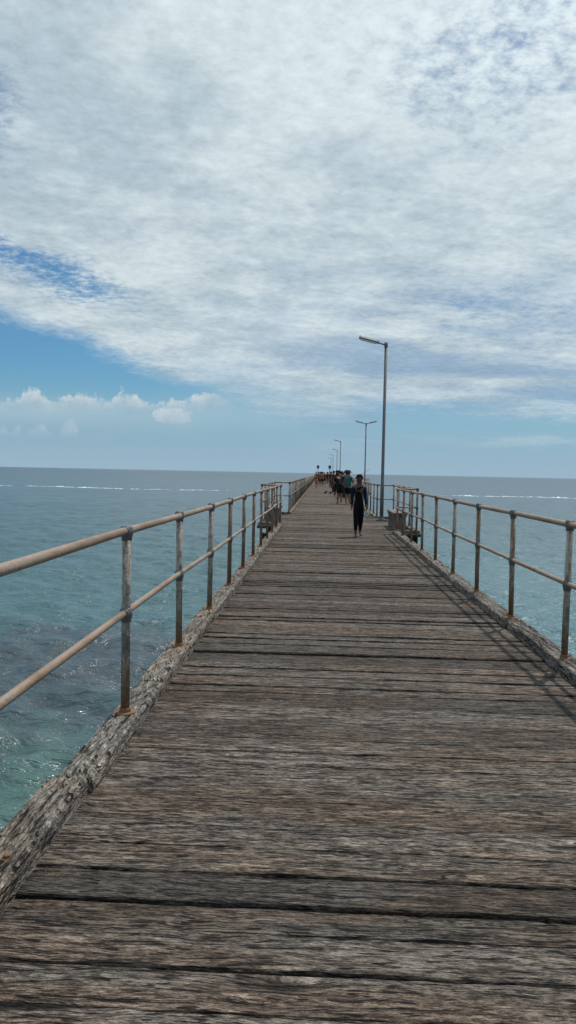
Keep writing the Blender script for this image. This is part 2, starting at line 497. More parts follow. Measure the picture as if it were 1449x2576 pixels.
# ------------------------------------------------------------------ railings
KT = .082; TOP = 1.18; MID = .69
post_m = MB(); post_m.tube([(0,0,0), (0,0,TOP-KT)], .0270, 14); post_mesh = post_m.mesh('post', True); post_mesh.materials.append(M_post)
fit = MB()
fit.lathe([(.0295,-.052),(.032,-.050),(.0325,-.030),(.037,-.022),(.0395,0),(.037,.022),(.0325,.030),(.028,.034)], 14)
fit.tube([(0,-.048,0),(0,-.046,0),(0,.046,0),(0,.048,0)], [.025,.029,.029,.025], 12)
fit_mesh = fit.mesh('rail_fitting', True); fit_mesh.materials.append(M_fit)
fl = MB(); fl.lathe([(.060,0),(.060,.009),(.056,.012),(.036,.013),(.034,.032),(.029,.036)], 14)
fl_mesh = fl.mesh('base_flange', False); fl_mesh.materials.append(M_flange)
def railing(label, pts, posts, post_limit=95):
    o3 = Vector((pts[0][0], pts[0][1], 0))
    root = empty('pier_railing', o3, label, 'railing', group=None)
    for nm, z, r in (('top_rail', TOP, .0245), ('mid_rail', MID, .0205)):
        mb = MB()
        for i in range(len(pts)-1):
            a = Vector((*pts[i], z)) - o3; b = Vector((*pts[i+1], z)) - o3
            L = (b-a).length; n = max(1, int(L/1.765))
            pp = []
            for k in range(n+1):
                q = a.lerp(b, k/n)
                if 0 < k < n: q.z += random.uniform(-.008, .008); q.x += random.uniform(-.005, .005)
                pp.append(q)
            mb.tube(pp, r, 12)
        obj(nm, mb, M_rail, root, smooth=True)
    far = MB()
    for i, (x, y) in enumerate(posts):
        q = Vector((x, y, KT)) - o3
        if i >= post_limit:
            far.tube([q, q + Vector((0,0,TOP-KT))], .0275, 8); continue
        p = obj('post', post_mesh, None, root, q)
        p.rotation_euler = (random.uniform(-.010,.010), random.uniform(-.010,.010), 0)
        if y < 60:
            for z in (MID, TOP):
                obj('rail_fitting', fit_mesh, None, p, (0,0,z-KT))
            f = obj('base_flange', fl_mesh, None, p, (0,0,-.002))
            f.rotation_euler.z = random.uniform(0, 3)
    if far.v:
        tag(obj('post', far, M_post, root, smooth=True), kind='stuff')
    return root
def rng(y0, y1, s=1.765):
    r = []; y = y0
    while y <= y1 + .01: r.append(y); y += s
    return r
Y0 = 4.53
pre = [-.95, .82, 2.57]
near_l = [(kl, y) for y in pre + rng(Y0, 22.3)]
railing('rusty two rail pipe railing on the left kerb, nearest the camera', [(kl, -1.2), (kl, 22.38)], near_l + [(kl, 22.38)])
railing('short pipe railing around the left bench bay', [(kl-.03, 22.44), (-1.70, 22.44), (-1.70, 28.56), (kl-.03, 28.56)],
        [(-1.70, 22.44), (-1.70, 23.97), (-1.70, 25.5), (-1.70, 27.03), (-1.70, 28.56)])
railing('distant left pipe railing running from the bench bay to the pier end', [(kl, 28.7), (kl, END-.2)], [(kl, y) for y in rng(28.72, END-.2)])
near_r = [(kr, y) for y in pre + rng(Y0, 20.4)]
railing('rusty two rail pipe railing on the right kerb, before the bench bay', [(kr, -1.2), (kr, 20.46)], near_r)
railing('short pipe railing around the right bench bay beside the tall lamp', [(kr+.03, 20.52), (2.58, 20.52), (2.58, 27.02), (kr+.03, 27.02)],
        [(kr+.05, 20.52), (2.58, 20.52), (2.58, 22.15), (2.58, 23.8), (2.58, 25.4), (2.58, 27.02)])
railing('right pipe railing beyond the tall lamp and behind the wetsuit boy', [(kr, 27.16), (kr, 61.0)], [(kr, y) for y in rng(27.2, 61)])
railing('pipe railing around the right bay at the twin headed lamp', [(kr+.05, 61.1), (3.88, 61.1), (3.88, 68.1), (3.1, 68.1)],
        [(2.9, 61.1), (3.88, 61.1), (3.88, 62.9), (3.88, 64.6), (3.88, 66.4), (3.88, 68.1)])
railing('farthest right pipe railing beyond the twin headed lamp', [(3.05, 68.25), (3.05, END-.2)], [(3.05, y) for y in rng(68.3, END-.2)])
railing('pipe railing across the far end of the pier', [(kl+.1, END-.15), (2.95, END-.15)], [(x, END-.15) for x in (-.3, .8, 1.9)])

# ------------------------------------------------------------------ lamps
def lamp_post(loc, label, heads, H=5.9):
    root = empty('lamp_post', loc, label, 'lamp post', group=None)
    mb = MB(); mb.tube([(0,0,.0), (0,0,1.2), (0,0,1.22), (0,0,H)], [.064,.062,.054,.048], 16)
    obj('pole', mb, M_lpole, root, smooth=True)
    mb = MB(); mb.box(-.17,.17,-.17,.17,0,.05); mb.lathe([(.12,.05),(.11,.09),(.065,.10),(.064,.16)], 14)
    obj('footing', mb, M_conc, root)
    for sgn in heads:
        ang = R(14)
        T = Matrix.Translation((0,0,H-.05)) @ (Matrix.Rotation(math.pi,4,'Z') if sgn < 0 else Matrix()) @ Matrix.Rotation(-ang,4,'Y')
        mb = MB(); mb.tube([T @ Vector((-.0,0,0)), T @ Vector((.14,0,.0)), T @ Vector((.30,0,.005))], [.028,.026,.024], 10)
        mb.tube([(0,0,H-.14),(0,0,H+.03)], .056, 12)
        obj('arm', mb, M_lpole, root, smooth=True)
        x0, x1 = .25, .93
        sec = [(-.11,0),(-.13,.035),(-.085,.095),(.085,.095),(.13,.035),(.11,0)]
        mb = MB(); vs = []; fs = []
        xs = [(x0,.62),(x0+.07,1),(x1-.05,1),(x1,.75)]
        for (xx, s_) in xs:
            for (yy, zz) in sec: vs.append(T @ Vector((xx, yy*s_, zz*(.55+.45*s_) - .02)))
        k = len(sec)
        for i in range(len(xs)-1):
            for j in range(k):
                j2 = (j+1) % k
                fs.append((i*k+j, i*k+j2, (i+1)*k+j2, (i+1)*k+j))
        fs.append(tuple(range(k))[::-1]); fs.append(tuple((len(xs)-1)*k+j for j in range(k)))
        mb.add(vs, fs)
        h = obj('lamp_head', mb, M_lhead, root)
        mb = MB(); mb.box(x0+.08, x1-.06, -.085, .085, -.05, -.023, M=T)
        obj('diffuser', mb, M_diff, h)
    return root
lamp_post((2.08, 25.9, .0), 'tallest grey lamp post, single head, beside the right bench bay', (-1,))
lamp_post((3.72, 64.8, .0), 'grey lamp post with two heads spread like a V', (-1, 1), 5.8)
lamp_post((2.62, 104, .0), 'third lamp post from the camera, single head', (-1,))
lamp_post((3.0, 143, .0), 'fourth lamp post from the camera, close beside the third', (-1,))
lamp_post((2.9, 182, .0), 'fifth lamp post from the camera, near the pier end', (-1,))
lamp_post((2.95, 220, .0), 'farthest and smallest lamp post at the pier end', (-1,))

# ------------------------------------------------------------------ benches
def bench(loc, rz, label):
    root = empty('bench', loc, label, 'bench', rz)
    mb = MB()
    for i in range(3): mb.box(-.20+i*.137, -.20+i*.137+.125, -1.1, 1.1, .45, .495)
    obj('seat', mb, M_bench, root)
    for s_ in (-.85, .85):
        mb = MB(); mb.box(-.17,.17,s_-.05,s_+.05,0,.39); mb.box(-.20,.20,s_-.055,s_+.055,.392,.448)
        obj('leg', mb, M_bench, root)
    return root
bench((2.26, 22.6, 0), 0, 'pale timber bench in the right bay beside the tall lamp post')
bench((-1.42, 24.2, 0), 0, 'timber bench in the left bay behind the left railing')

# ------------------------------------------------------------------ people
def skin_mesh(name, verts, edges_, radii, sub=2):
    me = bpy.data.meshes.new('tmp'); me.from_pydata([tuple(v) for v in verts], edges_, [])
    ob = bpy.data.objects.new('tmp', me); col.objects.link(ob)
    sk = ob.modifiers.new('s', 'SKIN'); sk.branch_smoothing = .4
    if len(me.skin_vertices) == 0: raise RuntimeError('no skin layer')
    adj = {i: [] for i in range(len(verts))}
    for a, b in edges_: adj[a].append(b); adj[b].append(a)
    seen = set(); roots = set()
    for i in range(len(verts)):
        if i in seen: continue
        roots.add(i); st = [i]
        while st:
            q = st.pop()
            if q in seen: continue
            seen.add(q); st += adj[q]
    for i, r in enumerate(radii):
        sv = me.skin_vertices[0].data[i]
        sv.radius = (r, r) if not isinstance(r, tuple) else r
        sv.use_root = i in roots
    su = ob.modifiers.new('u', 'SUBSURF'); su.levels = sub; su.render_levels = sub
    dg = bpy.context.evaluated_depsgraph_get(); dg.update()
    out = bpy.data.meshes.new_from_object(ob.evaluated_get(dg))
    out.name = name
    out.polygons.foreach_set('use_smooth', [True]*len(out.polygons))
    bpy.data.objects.remove(ob)
    out.materials.clear()
    return out
BASE = dict(pelvis=(0,0,.52), waist=(0,.004,.60), chest=(0,0,.71), neckb=(0,.006,.80), neck=(0,.004,.845), headl=(0,-.010,.885), headm=(0,-.004,.932), headt=(0,.002,.966),
  shL=(-.098,.004,.800), elL=(-.118,.012,.640), wrL=(-.124,-.012,.495), paL=(-.124,-.020,.457),
  shR=(.098,.004,.800), elR=(.118,.012,.640), wrR=(.124,-.012,.495), paR=(.124,-.020,.457),
  hiL=(-.050,0,.480), knL=(-.056,-.008,.285), caL=(-.057,.006,.20), anL=(-.057,.010,.045), toL=(-.064,-.085,.016),
  hiR=(.050,0,.480), knR=(.056,-.008,.285), caR=(.057,.006,.20), anR=(.057,.010,.045), toR=(.064,-.085,.016))
RAD = dict(pelvis=.072, waist=.066, chest=.076, neckb=.050, neck=.033, headl=.044, headm=.060, headt=.046,
  shL=.036, elL=.025, wrL=.017, paL=.020, hiL=.056, knL=.036, caL=.034, anL=.020, toL=.016)
EDG = [('pelvis','waist'),('waist','chest'),('chest','neckb'),('neckb','neck'),('neck','headl'),('headl','headm'),('headm','headt')]
for s_ in 'LR':
    EDG += [('neckb','sh'+s_),('sh'+s_,'el'+s_),('el'+s_,'wr'+s_),('wr'+s_,'pa'+s_),('pelvis','hi'+s_),('hi'+s_,'kn'+s_),('kn'+s_,'ca'+s_),('ca'+s_,'an'+s_),('an'+s_,'to'+s_)]
def rad(n): return RAD.get(n, RAD.get(n[:-1]+'L', .03))
def person(loc, rz, H, label, skin_c=(.30,.17,.115), pose=None, shirt=None, bottom=None, sleeve=.55, leg=.9, hair=(.02,.015,.012), hat=None, brim=True,
           wetsuit=None, sleeve_c=None, fat=1.0, fingers=False, face=False, sub=2, long_hair=False):
    H = H*1.04
    J = {k: Vector(v) for k, v in BASE.items()}
    if pose:
        for k, v in pose.items(): J[k] = Vector(v)
    root = empty('person', loc, label, 'person', rz)
    names = list(J)
    names.sort(key=lambda n: 0 if n == 'pelvis' else 1)
    idx = {n: i for i, n in enumerate(names)}
    V = [J[n]*H for n in names]; E = [(idx[a], idx[b]) for a, b in EDG]; Rr = [rad(n)*H*(fat if n in ('pelvis','waist','chest') else 1) for n in names]
    if fingers:
        for s_, sg in (('L',-1),('R',1)):
            w, p = J['wr'+s_], J['pa'+s_]; d = (p-w).normalized()
            fw = Vector((0,-1,0)); fw = (fw - d*fw.dot(d)).normalized()       # across the palm
            sd = d.cross(fw)*sg
            for k, (off, ln) in enumerate(((.017,.048),(.006,.056),(-.006,.052),(-.016,.040))):
                a = p + fw*off - d*.006; b = a + d*ln*.5; c = a + d*ln*.85 - sd*.012
                o = len(V); V += [a*H, b*H, c*H]; E += [(o,o+1),(o+1,o+2)]; Rr += [.0062*H, .0056*H, .0045*H]
            a = w + d*.012 + fw*.012; b = a + d*.022 + fw*.016; c = b + d*.018 + fw*.003
            o = len(V); V += [a*H, b*H, c*H]; E += [(o,o+1),(o+1,o+2)]; Rr += [.008*H, .0068*H, .005*H]
    hm = J['headm']
    if face:
        for a, b, r in (((0,-.052,.012),(0,-.066,-.006),.0085), ((-.056,.004,.006),(-.060,.010,-.014),.009), ((.056,.004,.006),(.060,.010,-.014),.009)):
            o = len(V); V += [(hm+Vector(a))*H, (hm+Vector(b))*H]; E += [(o,o+1)]; Rr += [r*H*.8, r*H]
    obj('body', skin_mesh('body', V, E, Rr, sub), skin(skin_c), root)
    if face:
        for sx in (-1, 1):
            mb = MB(); mb.lathe([(.002,-.004),(.006,-.002),(.007,0),(.006,.002),(.002,.004)], 10, M=Matrix.Translation((hm+Vector((sx*.022,-.056,.006)))*H) @ Matrix.Rotation(math.pi/2,4,'X') @ Matrix.Scale(H,4))
            obj('eye', mb, cloth((.02,.015,.012)), root, smooth=True)
        mb = MB(); mb.box(-.016*H,.016*H,(hm.y-.060)*H,(hm.y-.050)*H,(hm.z-.036)*H,(hm.z-.030)*H)
        obj('mouth', mb, cloth((.08,.036,.03)), root)
    def piece(name, nodes, mat, extra):
        ii = {k: i for i, (k, p, r) in enumerate(nodes)}
        return obj(name, skin_mesh(name, [p*H for k, p, r in nodes], [(ii[a], ii[b]) for a, b in extra], [r*H for k, p, r in nodes], sub), mat, root)
    if wetsuit:
        nd = [('pelvis',J['pelvis'],.076),('waist',J['waist'],.068),('chest',J['chest'],.078),('neckb',J['neckb'],.050),('neck',J['neck'].lerp(J['neckb'],.35),.041)]
        ex = [('pelvis','waist'),('waist','chest'),('chest','neckb'),('neckb','neck')]
        for s_ in 'LR':
            nd += [('sh'+s_,J['sh'+s_].lerp(J['neckb'],.25),.041)]
            nd += [(k+s_, J[k+s_], rad(k+s_)+.006) for k in ('hi','kn','ca')]
            nd += [('an'+s_, J['ca'+s_].lerp(J['an'+s_], .72), .027)]
            ex += [('neckb','sh'+s_),('pelvis','hi'+s_),('hi'+s_,'kn'+s_),('kn'+s_,'ca'+s_),('ca'+s_,'an'+s_)]
        piece('wetsuit', nd, cloth(wetsuit), ex)
        for s_ in 'LR':
            piece('sleeve', [('sh',J['sh'+s_],.040),('el',J['el'+s_],.031),('wr',J['wr'+s_],.024)], cloth(sleeve_c), [('sh','el'),('el','wr')])
        mb = MB(); mb.box(-.036*H,.040*H,(J['chest'].y-.083)*H,(J['chest'].y-.066)*H,(J['chest'].z+.018)*H,(J['chest'].z+.027)*H)
        obj('chest_print', mb, cloth((.06,.08,.11)), root)
    if shirt:
        nd = [('pelvis',J['pelvis'].lerp(J['waist'],-.25),.088*fat),('waist',J['waist'],.080*fat),('chest',J['chest'],.088*fat),('neckb',J['neckb'],.056)]
        ex = [('pelvis','waist'),('waist','chest'),('chest','neckb')]
        for s_ in 'LR':
            e = J['sh'+s_].lerp(J['el'+s_], min(1, sleeve))
            nd += [('sh'+s_,J['sh'+s_],.046),('el'+s_,e,.039)]; ex += [('neckb','sh'+s_),('sh'+s_,'el'+s_)]
        piece('shirt', nd, cloth(shirt), ex)
    if bottom:
        nd = [('pelvis',J['pelvis'],.083*fat),('waist',J['pelvis'].lerp(J['waist'],.6),.076*fat)]; ex = [('pelvis','waist')]
        for s_ in 'LR':
            nd += [('hi'+s_,J['hi'+s_],.066),('kn'+s_,J['hi'+s_].lerp(J['kn'+s_],min(leg,1)),.050)]; ex += [('pelvis','hi'+s_),('hi'+s_,'kn'+s_)]
            if leg > 1: nd += [('an'+s_,J['an'+s_],.034)]; ex += [('kn'+s_,'an'+s_)]
        piece('trousers' if leg > 1 else 'shorts', nd, cloth(bottom), ex)
    def cap(name, sc, c, cut_front, cut_back, mat):
        bm = bmesh.new(); bmesh.ops.create_uvsphere(bm, u_segments=18, v_segments=12, radius=1)
        kill = []
        for f in bm.faces:
            q = f.calc_center_median()
            lim = cut_front if q.y < -.25 else cut_back
            if q.z < lim: kill.append(f)
        bmesh.ops.delete(bm, geom=kill, context='FACES')
        for v in bm.verts:
            w = 1 + .05*noise.noise(v.co*5)
            v.co = Vector((v.co.x*sc[0]*w, v.co.y*sc[1]*w, v.co.z*sc[2]*w)) + c
            v.co *= H
        me = bpy.data.meshes.new(name); bm.to_mesh(me); bm.free()
        me.polygons.foreach_set('use_smooth', [True]*len(me.polygons))
        o = obj(name, me, mat, root)
        so = o.modifiers.new('t', 'SOLIDIFY'); so.thickness = .006
        return o
    top = hm + Vector((0,.006,.006))
    if hair: cap('hair', (.058,.066,.060), top, .18, -.5 if not long_hair else -.95, cloth(hair))
    if hat:
        o = cap('hat', (.073,.080,.066), top + Vector((0,0,.012)), .12, .05, cloth(hat))
        if brim:
            mb = MB(); mb.lathe([(.070,.002),(.118,-.014),(.119,-.010),(.070,.010)], 20, M=Matrix.Translation((top+Vector((0,0,.016)))*H) @ Matrix.Scale(H,4))
            obj('brim', mb, cloth(hat), o, smooth=True)
    return root

# boy in the wetsuit, mid-stride towards the camera
boy_pose = dict(shL=(-.084,.004,.798), shR=(.084,.004,.798),
                elL=(-.104,.030,.640), wrL=(-.108,.020,.495), paL=(-.107,.016,.457),
                elR=(.103,.004,.640), wrR=(.114,-.050,.500), paR=(.116,-.064,.464),
                hiL=(-.042,-.006,.480), knL=(-.046,-.060,.290), caL=(-.046,-.060,.205), anL=(-.048,-.070,.045), toL=(-.056,-.165,.018),
                hiR=(.042,.006,.480), knR=(.040,.010,.285), caR=(.040,.050,.205), anR=(.042,.095,.060), toR=(.046,.010,.016),
                headl=(0,-.016,.882), headm=(0,-.016,.930), headt=(0,-.010,.964))
person((.965, 19.1, .0), R(4), 1.50, 'boy in black wetsuit with blue sleeves walking barefoot towards the camera', skin_c=(.10,.055,.038), pose=boy_pose,  # skin colour darkened, the shade of a backlit face painted in
       wetsuit=(.005,.0055,.0065), sleeve_c=(.006,.018,.042), hair=(.008,.007,.007), fingers=True, face=True)
mk = empty('diving_mask', (1.155, 18.98, .63), 'pale diving mask hanging from the wetsuit boy\'s hand', 'diving mask')
mb = MB(); ring = []
for i in range(17):
    an = 2*math.pi*i/16; ring.append((.055*math.cos(an)*(1+.15*abs(math.sin(an))), -.02+.012*math.cos(an*2), -.05 + .042*math.sin(an)))
mb.tube(ring, .011, 8); obj('frame', mb, cloth((.60,.62,.50)), mk, smooth=True)
mb = MB(); mb.lathe([(.050,0),(.050,.004),(.01,.005)], 16, M=Matrix.Translation((0,-.02,-.05)) @ Matrix.Rotation(math.pi/2,4,'X') @ Matrix.Diagonal((1,.8,1,1)))
obj('lens', mb, cloth((.25,.38,.40), .2), mk)
mb = MB(); mb.tube([(-.05,-.02,-.045),(-.03,0,.01),(0,.005,.045),(.03,0,.01),(.05,-.02,-.045)], .006, 6)
obj('strap', mb, cloth((.55,.58,.30)), mk, smooth=True)

# two anglers at the right side
fish_pose = dict(elL=(-.135,-.06,.665), wrL=(-.075,-.16,.64), paL=(-.060,-.19,.645), elR=(.140,-.055,.665), wrR=(.085,-.165,.66), paR=(.070,-.195,.665),
                 headl=(0,-.022,.880), headm=(0,-.024,.928), headt=(0,-.020,.962))
person((1.42, 39.4, 0), R(150), 1.66, 'angler in teal shirt, dark hat and black shorts standing with back turned', pose=fish_pose, shirt=(.035,.105,.12), bottom=(.008,.008,.010), leg=.98,
       hat=(.02,.022,.028), fat=1.22, fingers=True, skin_c=(.24,.13,.09))
lean_pose = dict(pelvis=(0,.02,.50), waist=(0,-.025,.575), chest=(0,-.085,.675), neckb=(0,-.13,.755), neck=(0,-.15,.795), headl=(0,-.175,.825), headm=(0,-.185,.870), headt=(0,-.19,.903),
                 shL=(-.098,-.13,.750), elL=(-.125,-.17,.600), wrL=(-.10,-.26,.52), paL=(-.09,-.29,.505), shR=(.098,-.13,.750), elR=(.125,-.17,.600), wrR=(.10,-.26,.52), paR=(.09,-.29,.505))
person((1.02, 40.2, 0), R(205), 1.66, 'person in black shirt and black shorts bending forward beside the teal angler', pose=lean_pose, shirt=(.012,.012,.014), bottom=(.012,.012,.016), leg=.98,
       hair=(.03,.02,.014), fat=1.2, fingers=True, skin_c=(.24,.13,.09))
def rod(p0, p1, label):
    p0 = Vector(p0); p1 = Vector(p1); r_ = empty('fishing_rod', p0, label, 'fishing rod')
    d = p1 - p0; pts = []; rs = []
    for i in range(9):
        t = i/8; q = d*t; q.z -= .10*t*t*d.length*.25
        pts.append(q); rs.append(.011*(1-t)+.005)
    mb = MB(); mb.tube(pts, rs, 8); obj('blank', mb, cloth((.04,.04,.045), .5), r_, smooth=True)
    mb = MB(); mb.tube([d*-.0, d*.10], .019, 8); obj('handle', mb, cloth((.06,.045,.035)), r_, smooth=True)
    mb = MB(); mb.lathe([(.012,-.04),(.045,-.035),(.045,-.02),(.03,-.015),(.03,.015),(.045,.02),(.045,.035),(.012,.04)], 12, M=Matrix.Translation(d*.12+Vector((0,0,-.06))) @ Matrix.Rotation(math.pi/2,4,'Y'))
    obj('reel', mb, cloth((.10,.10,.11), .4), r_)
rod((1.50, 39.72, 1.11), (2.75, 42.2, 1.95), 'thin fishing rod held out over the right railing by the teal angler')
rod((.95, 39.5, .02), (.72, 39.2, .62), 'short fishing rod propped on the deck beside the bending person')

crowd = [
 (-.36, 74, 178, 1.12, 'child in pink swimsuit standing alone left of the two dark birds', dict(shirt=(.36,.11,.12), bottom=(.36,.11,.12), leg=.3, skin_c=(.34,.19,.14), hair=(.06,.035,.02))),
 (1.75, 52, 95, 1.72, 'person in dark red shirt by the right railing behind the teal angler', dict(shirt=(.14,.02,.02), bottom=(.03,.03,.04), hat=(.03,.03,.035))),
 (1.35, 58, 200, 1.72, 'person in black shirt and cap behind the bending person', dict(shirt=(.015,.015,.017), bottom=(.03,.03,.033), leg=1.2, hat=(.02,.02,.02), brim=False)),
 (1.30, 48, 170, 1.66, 'person in charcoal shirt close behind the bending person', dict(shirt=(.02,.02,.023), bottom=(.012,.012,.015), leg=1.2, fat=1.1)),
 (1.58, 46, 130, 1.62, 'person in black jacket tucked close behind the teal angler', dict(shirt=(.014,.014,.016), bottom=(.012,.012,.015), leg=1.2, fat=1.15)),
 (1.12, 53, 160, 1.72, 'person in dark olive jacket and long trousers within the angling group', dict(shirt=(.03,.03,.02), bottom=(.02,.02,.022), leg=1.2, fat=1.15)),
 (1.06, 62, 215, 1.72, 'person in brown shirt at the left end of the angling group', dict(shirt=(.08,.04,.028), bottom=(.02,.02,.025), leg=1.2)),
 (1.70, 60, 140, 1.66, 'person in pale blue cap between the anglers and the twin headed lamp', dict(shirt=(.03,.04,.06), bottom=(.02,.02,.02), leg=1.2, hat=(.14,.20,.27))),
 (2.0, 66, 250, 1.68, 'person in pink shirt standing on the bay by the twin headed lamp', dict(shirt=(.28,.09,.10), bottom=(.02,.03,.07))),
 (1.55, 70, 30, 1.72, 'person in maroon shirt deep inside the angling group', dict(shirt=(.13,.02,.03), bottom=(.03,.03,.03), leg=1.2)),
 (2.6, 72, 120, 1.74, 'person in navy shirt beyond the twin headed lamp', dict(shirt=(.02,.03,.08), bottom=(.05,.045,.04), hat=(.22,.21,.19))),
 (1.1, 80, 10, 1.70, 'person in black shirt walking beyond the two dark birds', dict(shirt=(.015,.015,.018), bottom=(.02,.02,.03), leg=1.2)),
 (1.9, 84, 190, 1.72, 'person in dark blue shirt beyond the maroon shirt', dict(shirt=(.02,.04,.10), bottom=(.02,.02,.03))),
 (.15, 92, 5, 1.70, 'shirtless person in dark shorts walking in the middle of the pier', dict(bottom=(.02,.02,.03), skin_c=(.28,.13,.08))),
 (-.25, 97, 185, 1.66, 'person in rust red top left of the shirtless walker', dict(shirt=(.24,.055,.032), bottom=(.03,.03,.05))),
 (.55, 101, 350, 1.62, 'person in brown top right of the shirtless walker', dict(shirt=(.12,.06,.04), bottom=(.02,.02,.02))),
 (.32, 106, 170, 1.70, 'person in brick red shirt close behind the shirtless walker', dict(shirt=(.22,.06,.04), bottom=(.03,.025,.025))),
 (2.2, 92, 260, 1.70, 'person in white shirt at the far right side', dict(shirt=(.35,.35,.35), bottom=(.03,.03,.04))),
 (.95, 108, 160, 1.70, 'person in black swimwear in the far crowd', dict(shirt=(.02,.02,.02), bottom=(.02,.02,.02), leg=.4)),
 (1.6, 112, 170, 1.74, 'person in long black clothes in the far crowd', dict(shirt=(.015,.015,.015), bottom=(.015,.015,.015), leg=1.2)),
 (-.65, 118, 170, 1.72, 'person in blue shorts and no shirt near the far left railing', dict(bottom=(.03,.06,.16), skin_c=(.28,.13,.08))),
 (-.05, 110, 200, 1.72, 'person in long charcoal clothes behind the shirtless walker', dict(shirt=(.03,.03,.03), bottom=(.02,.02,.02), leg=1.2)),
 (.05, 126, 20, 1.70, 'person in dark clothes far along the middle of the pier', dict(shirt=(.03,.03,.035), bottom=(.03,.03,.04))),
 (1.2, 122, 190, 1.74, 'person in orange top far along the pier', dict(shirt=(.34,.11,.045), bottom=(.03,.03,.04))),
 (.45, 132, 190, 1.74, 'person in dark navy top far along the pier', dict(shirt=(.02,.025,.05), bottom=(.02,.02,.03), leg=1.2)),
 (.75, 140, 0, 1.68, 'person in red swimwear near the pier end', dict(shirt=(.30,.05,.05), bottom=(.30,.05,.05), leg=.3)),
 (-.35, 150, 200, 1.72, 'person in grey shirt near the pier end', dict(shirt=(.18,.18,.19), bottom=(.04,.04,.05))),
 (1.9, 155, 40, 1.72, 'person in dark green shirt by the far right railing', dict(shirt=(.04,.08,.05), bottom=(.03,.03,.03))),
]
for (x, y, a, h, lb, kw) in crowd:
    kk = dict(kw); kk.setdefault('leg', .9); kk.setdefault('skin_c', (.22,.115,.08))
    pz = {} 
    if y % 2 == 0: pz = dict(knL=(-.056,-.045,.29), caL=(-.057,-.035,.20), anL=(-.057,-.05,.05), toL=(-.06,-.14,.02), anR=(.057,.07,.06), toR=(.06,-.01,.016))
    person((x, y, 0), R(a), h, lb, pose=pz, sub=1, **kk)

# ------------------------------------------------------------------ two birds on the deck
def bird(loc, rz, label):
    root = empty('bird', loc, label, 'bird', rz)
    V = [(0,.03,.14),(0,-.05,.165),(0,-.10,.21),(0,-.115,.255),(0,-.150,.252),(0,.12,.125),(0,.20,.115)]
    E = [(0,1),(1,2),(2,3),(3,4),(0,5),(5,6)]
    Rr = [.062,.058,.034,.030,.008,.040,.018]
    for sx in (-1, 1):
        o = len(V); V += [(sx*.028,.02,.11),(sx*.028,.025,.055),(sx*.028,.015,.008),(sx*.030,-.035,.006)]
        E += [(o,o+1),(o+1,o+2),(o+2,o+3)]; Rr += [.014,.007,.007,.008]
    obj('body', skin_mesh('body', V, E, Rr, 2), cloth((.03,.027,.026)), root)
    for sx in (-1, 1):
        mb = MB(); mb.lathe([(.004,-.11),(.030,-.07),(.040,0),(.034,.06),(.010,.10)], 10, M=Matrix.Translation((sx*.050,.05,.145)) @ Matrix.Rotation(R(78),4,'X') @ Matrix.Diagonal((.45,1,1,1)))
        obj('wing', mb, cloth((.05,.045,.042)), root, smooth=True)
bird((.44, 57.5, 0), R(60), 'left one of two small dark birds standing on the deck')
bird((.80, 57.0, 0), R(75), 'right one of two small dark birds standing on the deck')

# ------------------------------------------------------------------ far sign posts
def sign_post(loc, label, H=3.1):
    root = empty('sign_post', loc, label, 'sign')
    mb = MB(); mb.tube([(0,0,0),(0,0,H)], .05, 10); obj('pole', mb, M_lpole, root, smooth=True)
    mb = MB(); mb.box(-.24,.24,-.08,-.052,H-.62,H-.02); obj('sign_panel', mb, M_sign, root)
sign_post((-.5, 150.6, 0), 'dark sign panel on a pole at the far left of the pier end')
sign_post((1.75, 149, 0), 'dark sign panel on a pole in front of the far lamp posts')

# ------------------------------------------------------------------ sandy crumbs by the left kerb
mb = MB(); rn = random.Random(4)
for (cx, cy, sx, sy, n) in ((-1.02, 3.75, .035, .13, 220), (-1.03, 3.22, .03, .13, 190), (-1.01, 2.78, .05, .09, 210), (-1.02, 2.42, .05, .09, 200), (-1.0, 2.2, .06, .07, 120), (-1.04, 4.6, .02, .4, 80)):
    for _ in range(n):
        x = cx + rn.gauss(0, sx*.6); y = cy + rn.gauss(0, sy*.6); s_ = rn.uniform(.0008, .0032)
        if any(abs(y - q) < .018 for q in MARKS): continue
        if x < XL + .004: x = XL + .004 + rn.random()*.02
        zb = -.002
        vs = [(x+s_*rn.uniform(.7,1.3),y,zb),(x-s_,y+s_*.9,zb),(x-s_*.8,y-s_*1.1,zb),(x+s_*.2,y,zb+s_*1.0)]
        mb.add(vs, [(0,1,3),(1,2,3),(2,0,3)])
tag(obj('sand_debris', mb, M_sand), 'pale sandy crumbs gathered along the foot of the left kerb', 'debris', kind='stuff')

# ------------------------------------------------------------------ sky
SUN_EL, SUN_AZ = R(63), R(35)
w = bpy.data.worlds.new('World'); scene.world = w; w.use_nodes = True
try:
    w.cycles.sampling_method = 'MANUAL'; w.cycles.sample_map_resolution = 256
except Exception: pass
nt = w.node_tree
bg = nt.nodes['Background']; bg.inputs['Strength'].default_value = .1
sky = nt.nodes.new('ShaderNodeTexSky'); sky.sky_type = 'NISHITA'; sky.sun_disc = False
sky.sun_elevation = SUN_EL; sky.sun_rotation = SUN_AZ
sky.air_density = 1.0; sky.dust_density = .6; sky.ozone_density = 1.5
skyc = S(nt, sky.outputs[0])
tc = nt.nodes.new('ShaderNodeTexCoord'); dv = S(nt, tc.outputs['Generated'])
dx, dy, dz = sep(dv)
az = mth(nt, 'ARCTAN2', dx, dy); el = mth(nt, 'ARCSINE', dz)
azc = mth(nt, 'MAXIMUM', mth(nt, 'MINIMUM', az, .6), -.6)
k = 1.0 / mth(nt, 'MAXIMUM', dz + .13, .10)
px, py = dx*k, dy*k
PS = comb(nt, px*.90 + py*.26, py*.95 - px*.28, 3.0)
big = noi(PS, 1.3, 3.0, .5, .2)
mid = noi(PS, 4.6, 4.0, .62, .2)
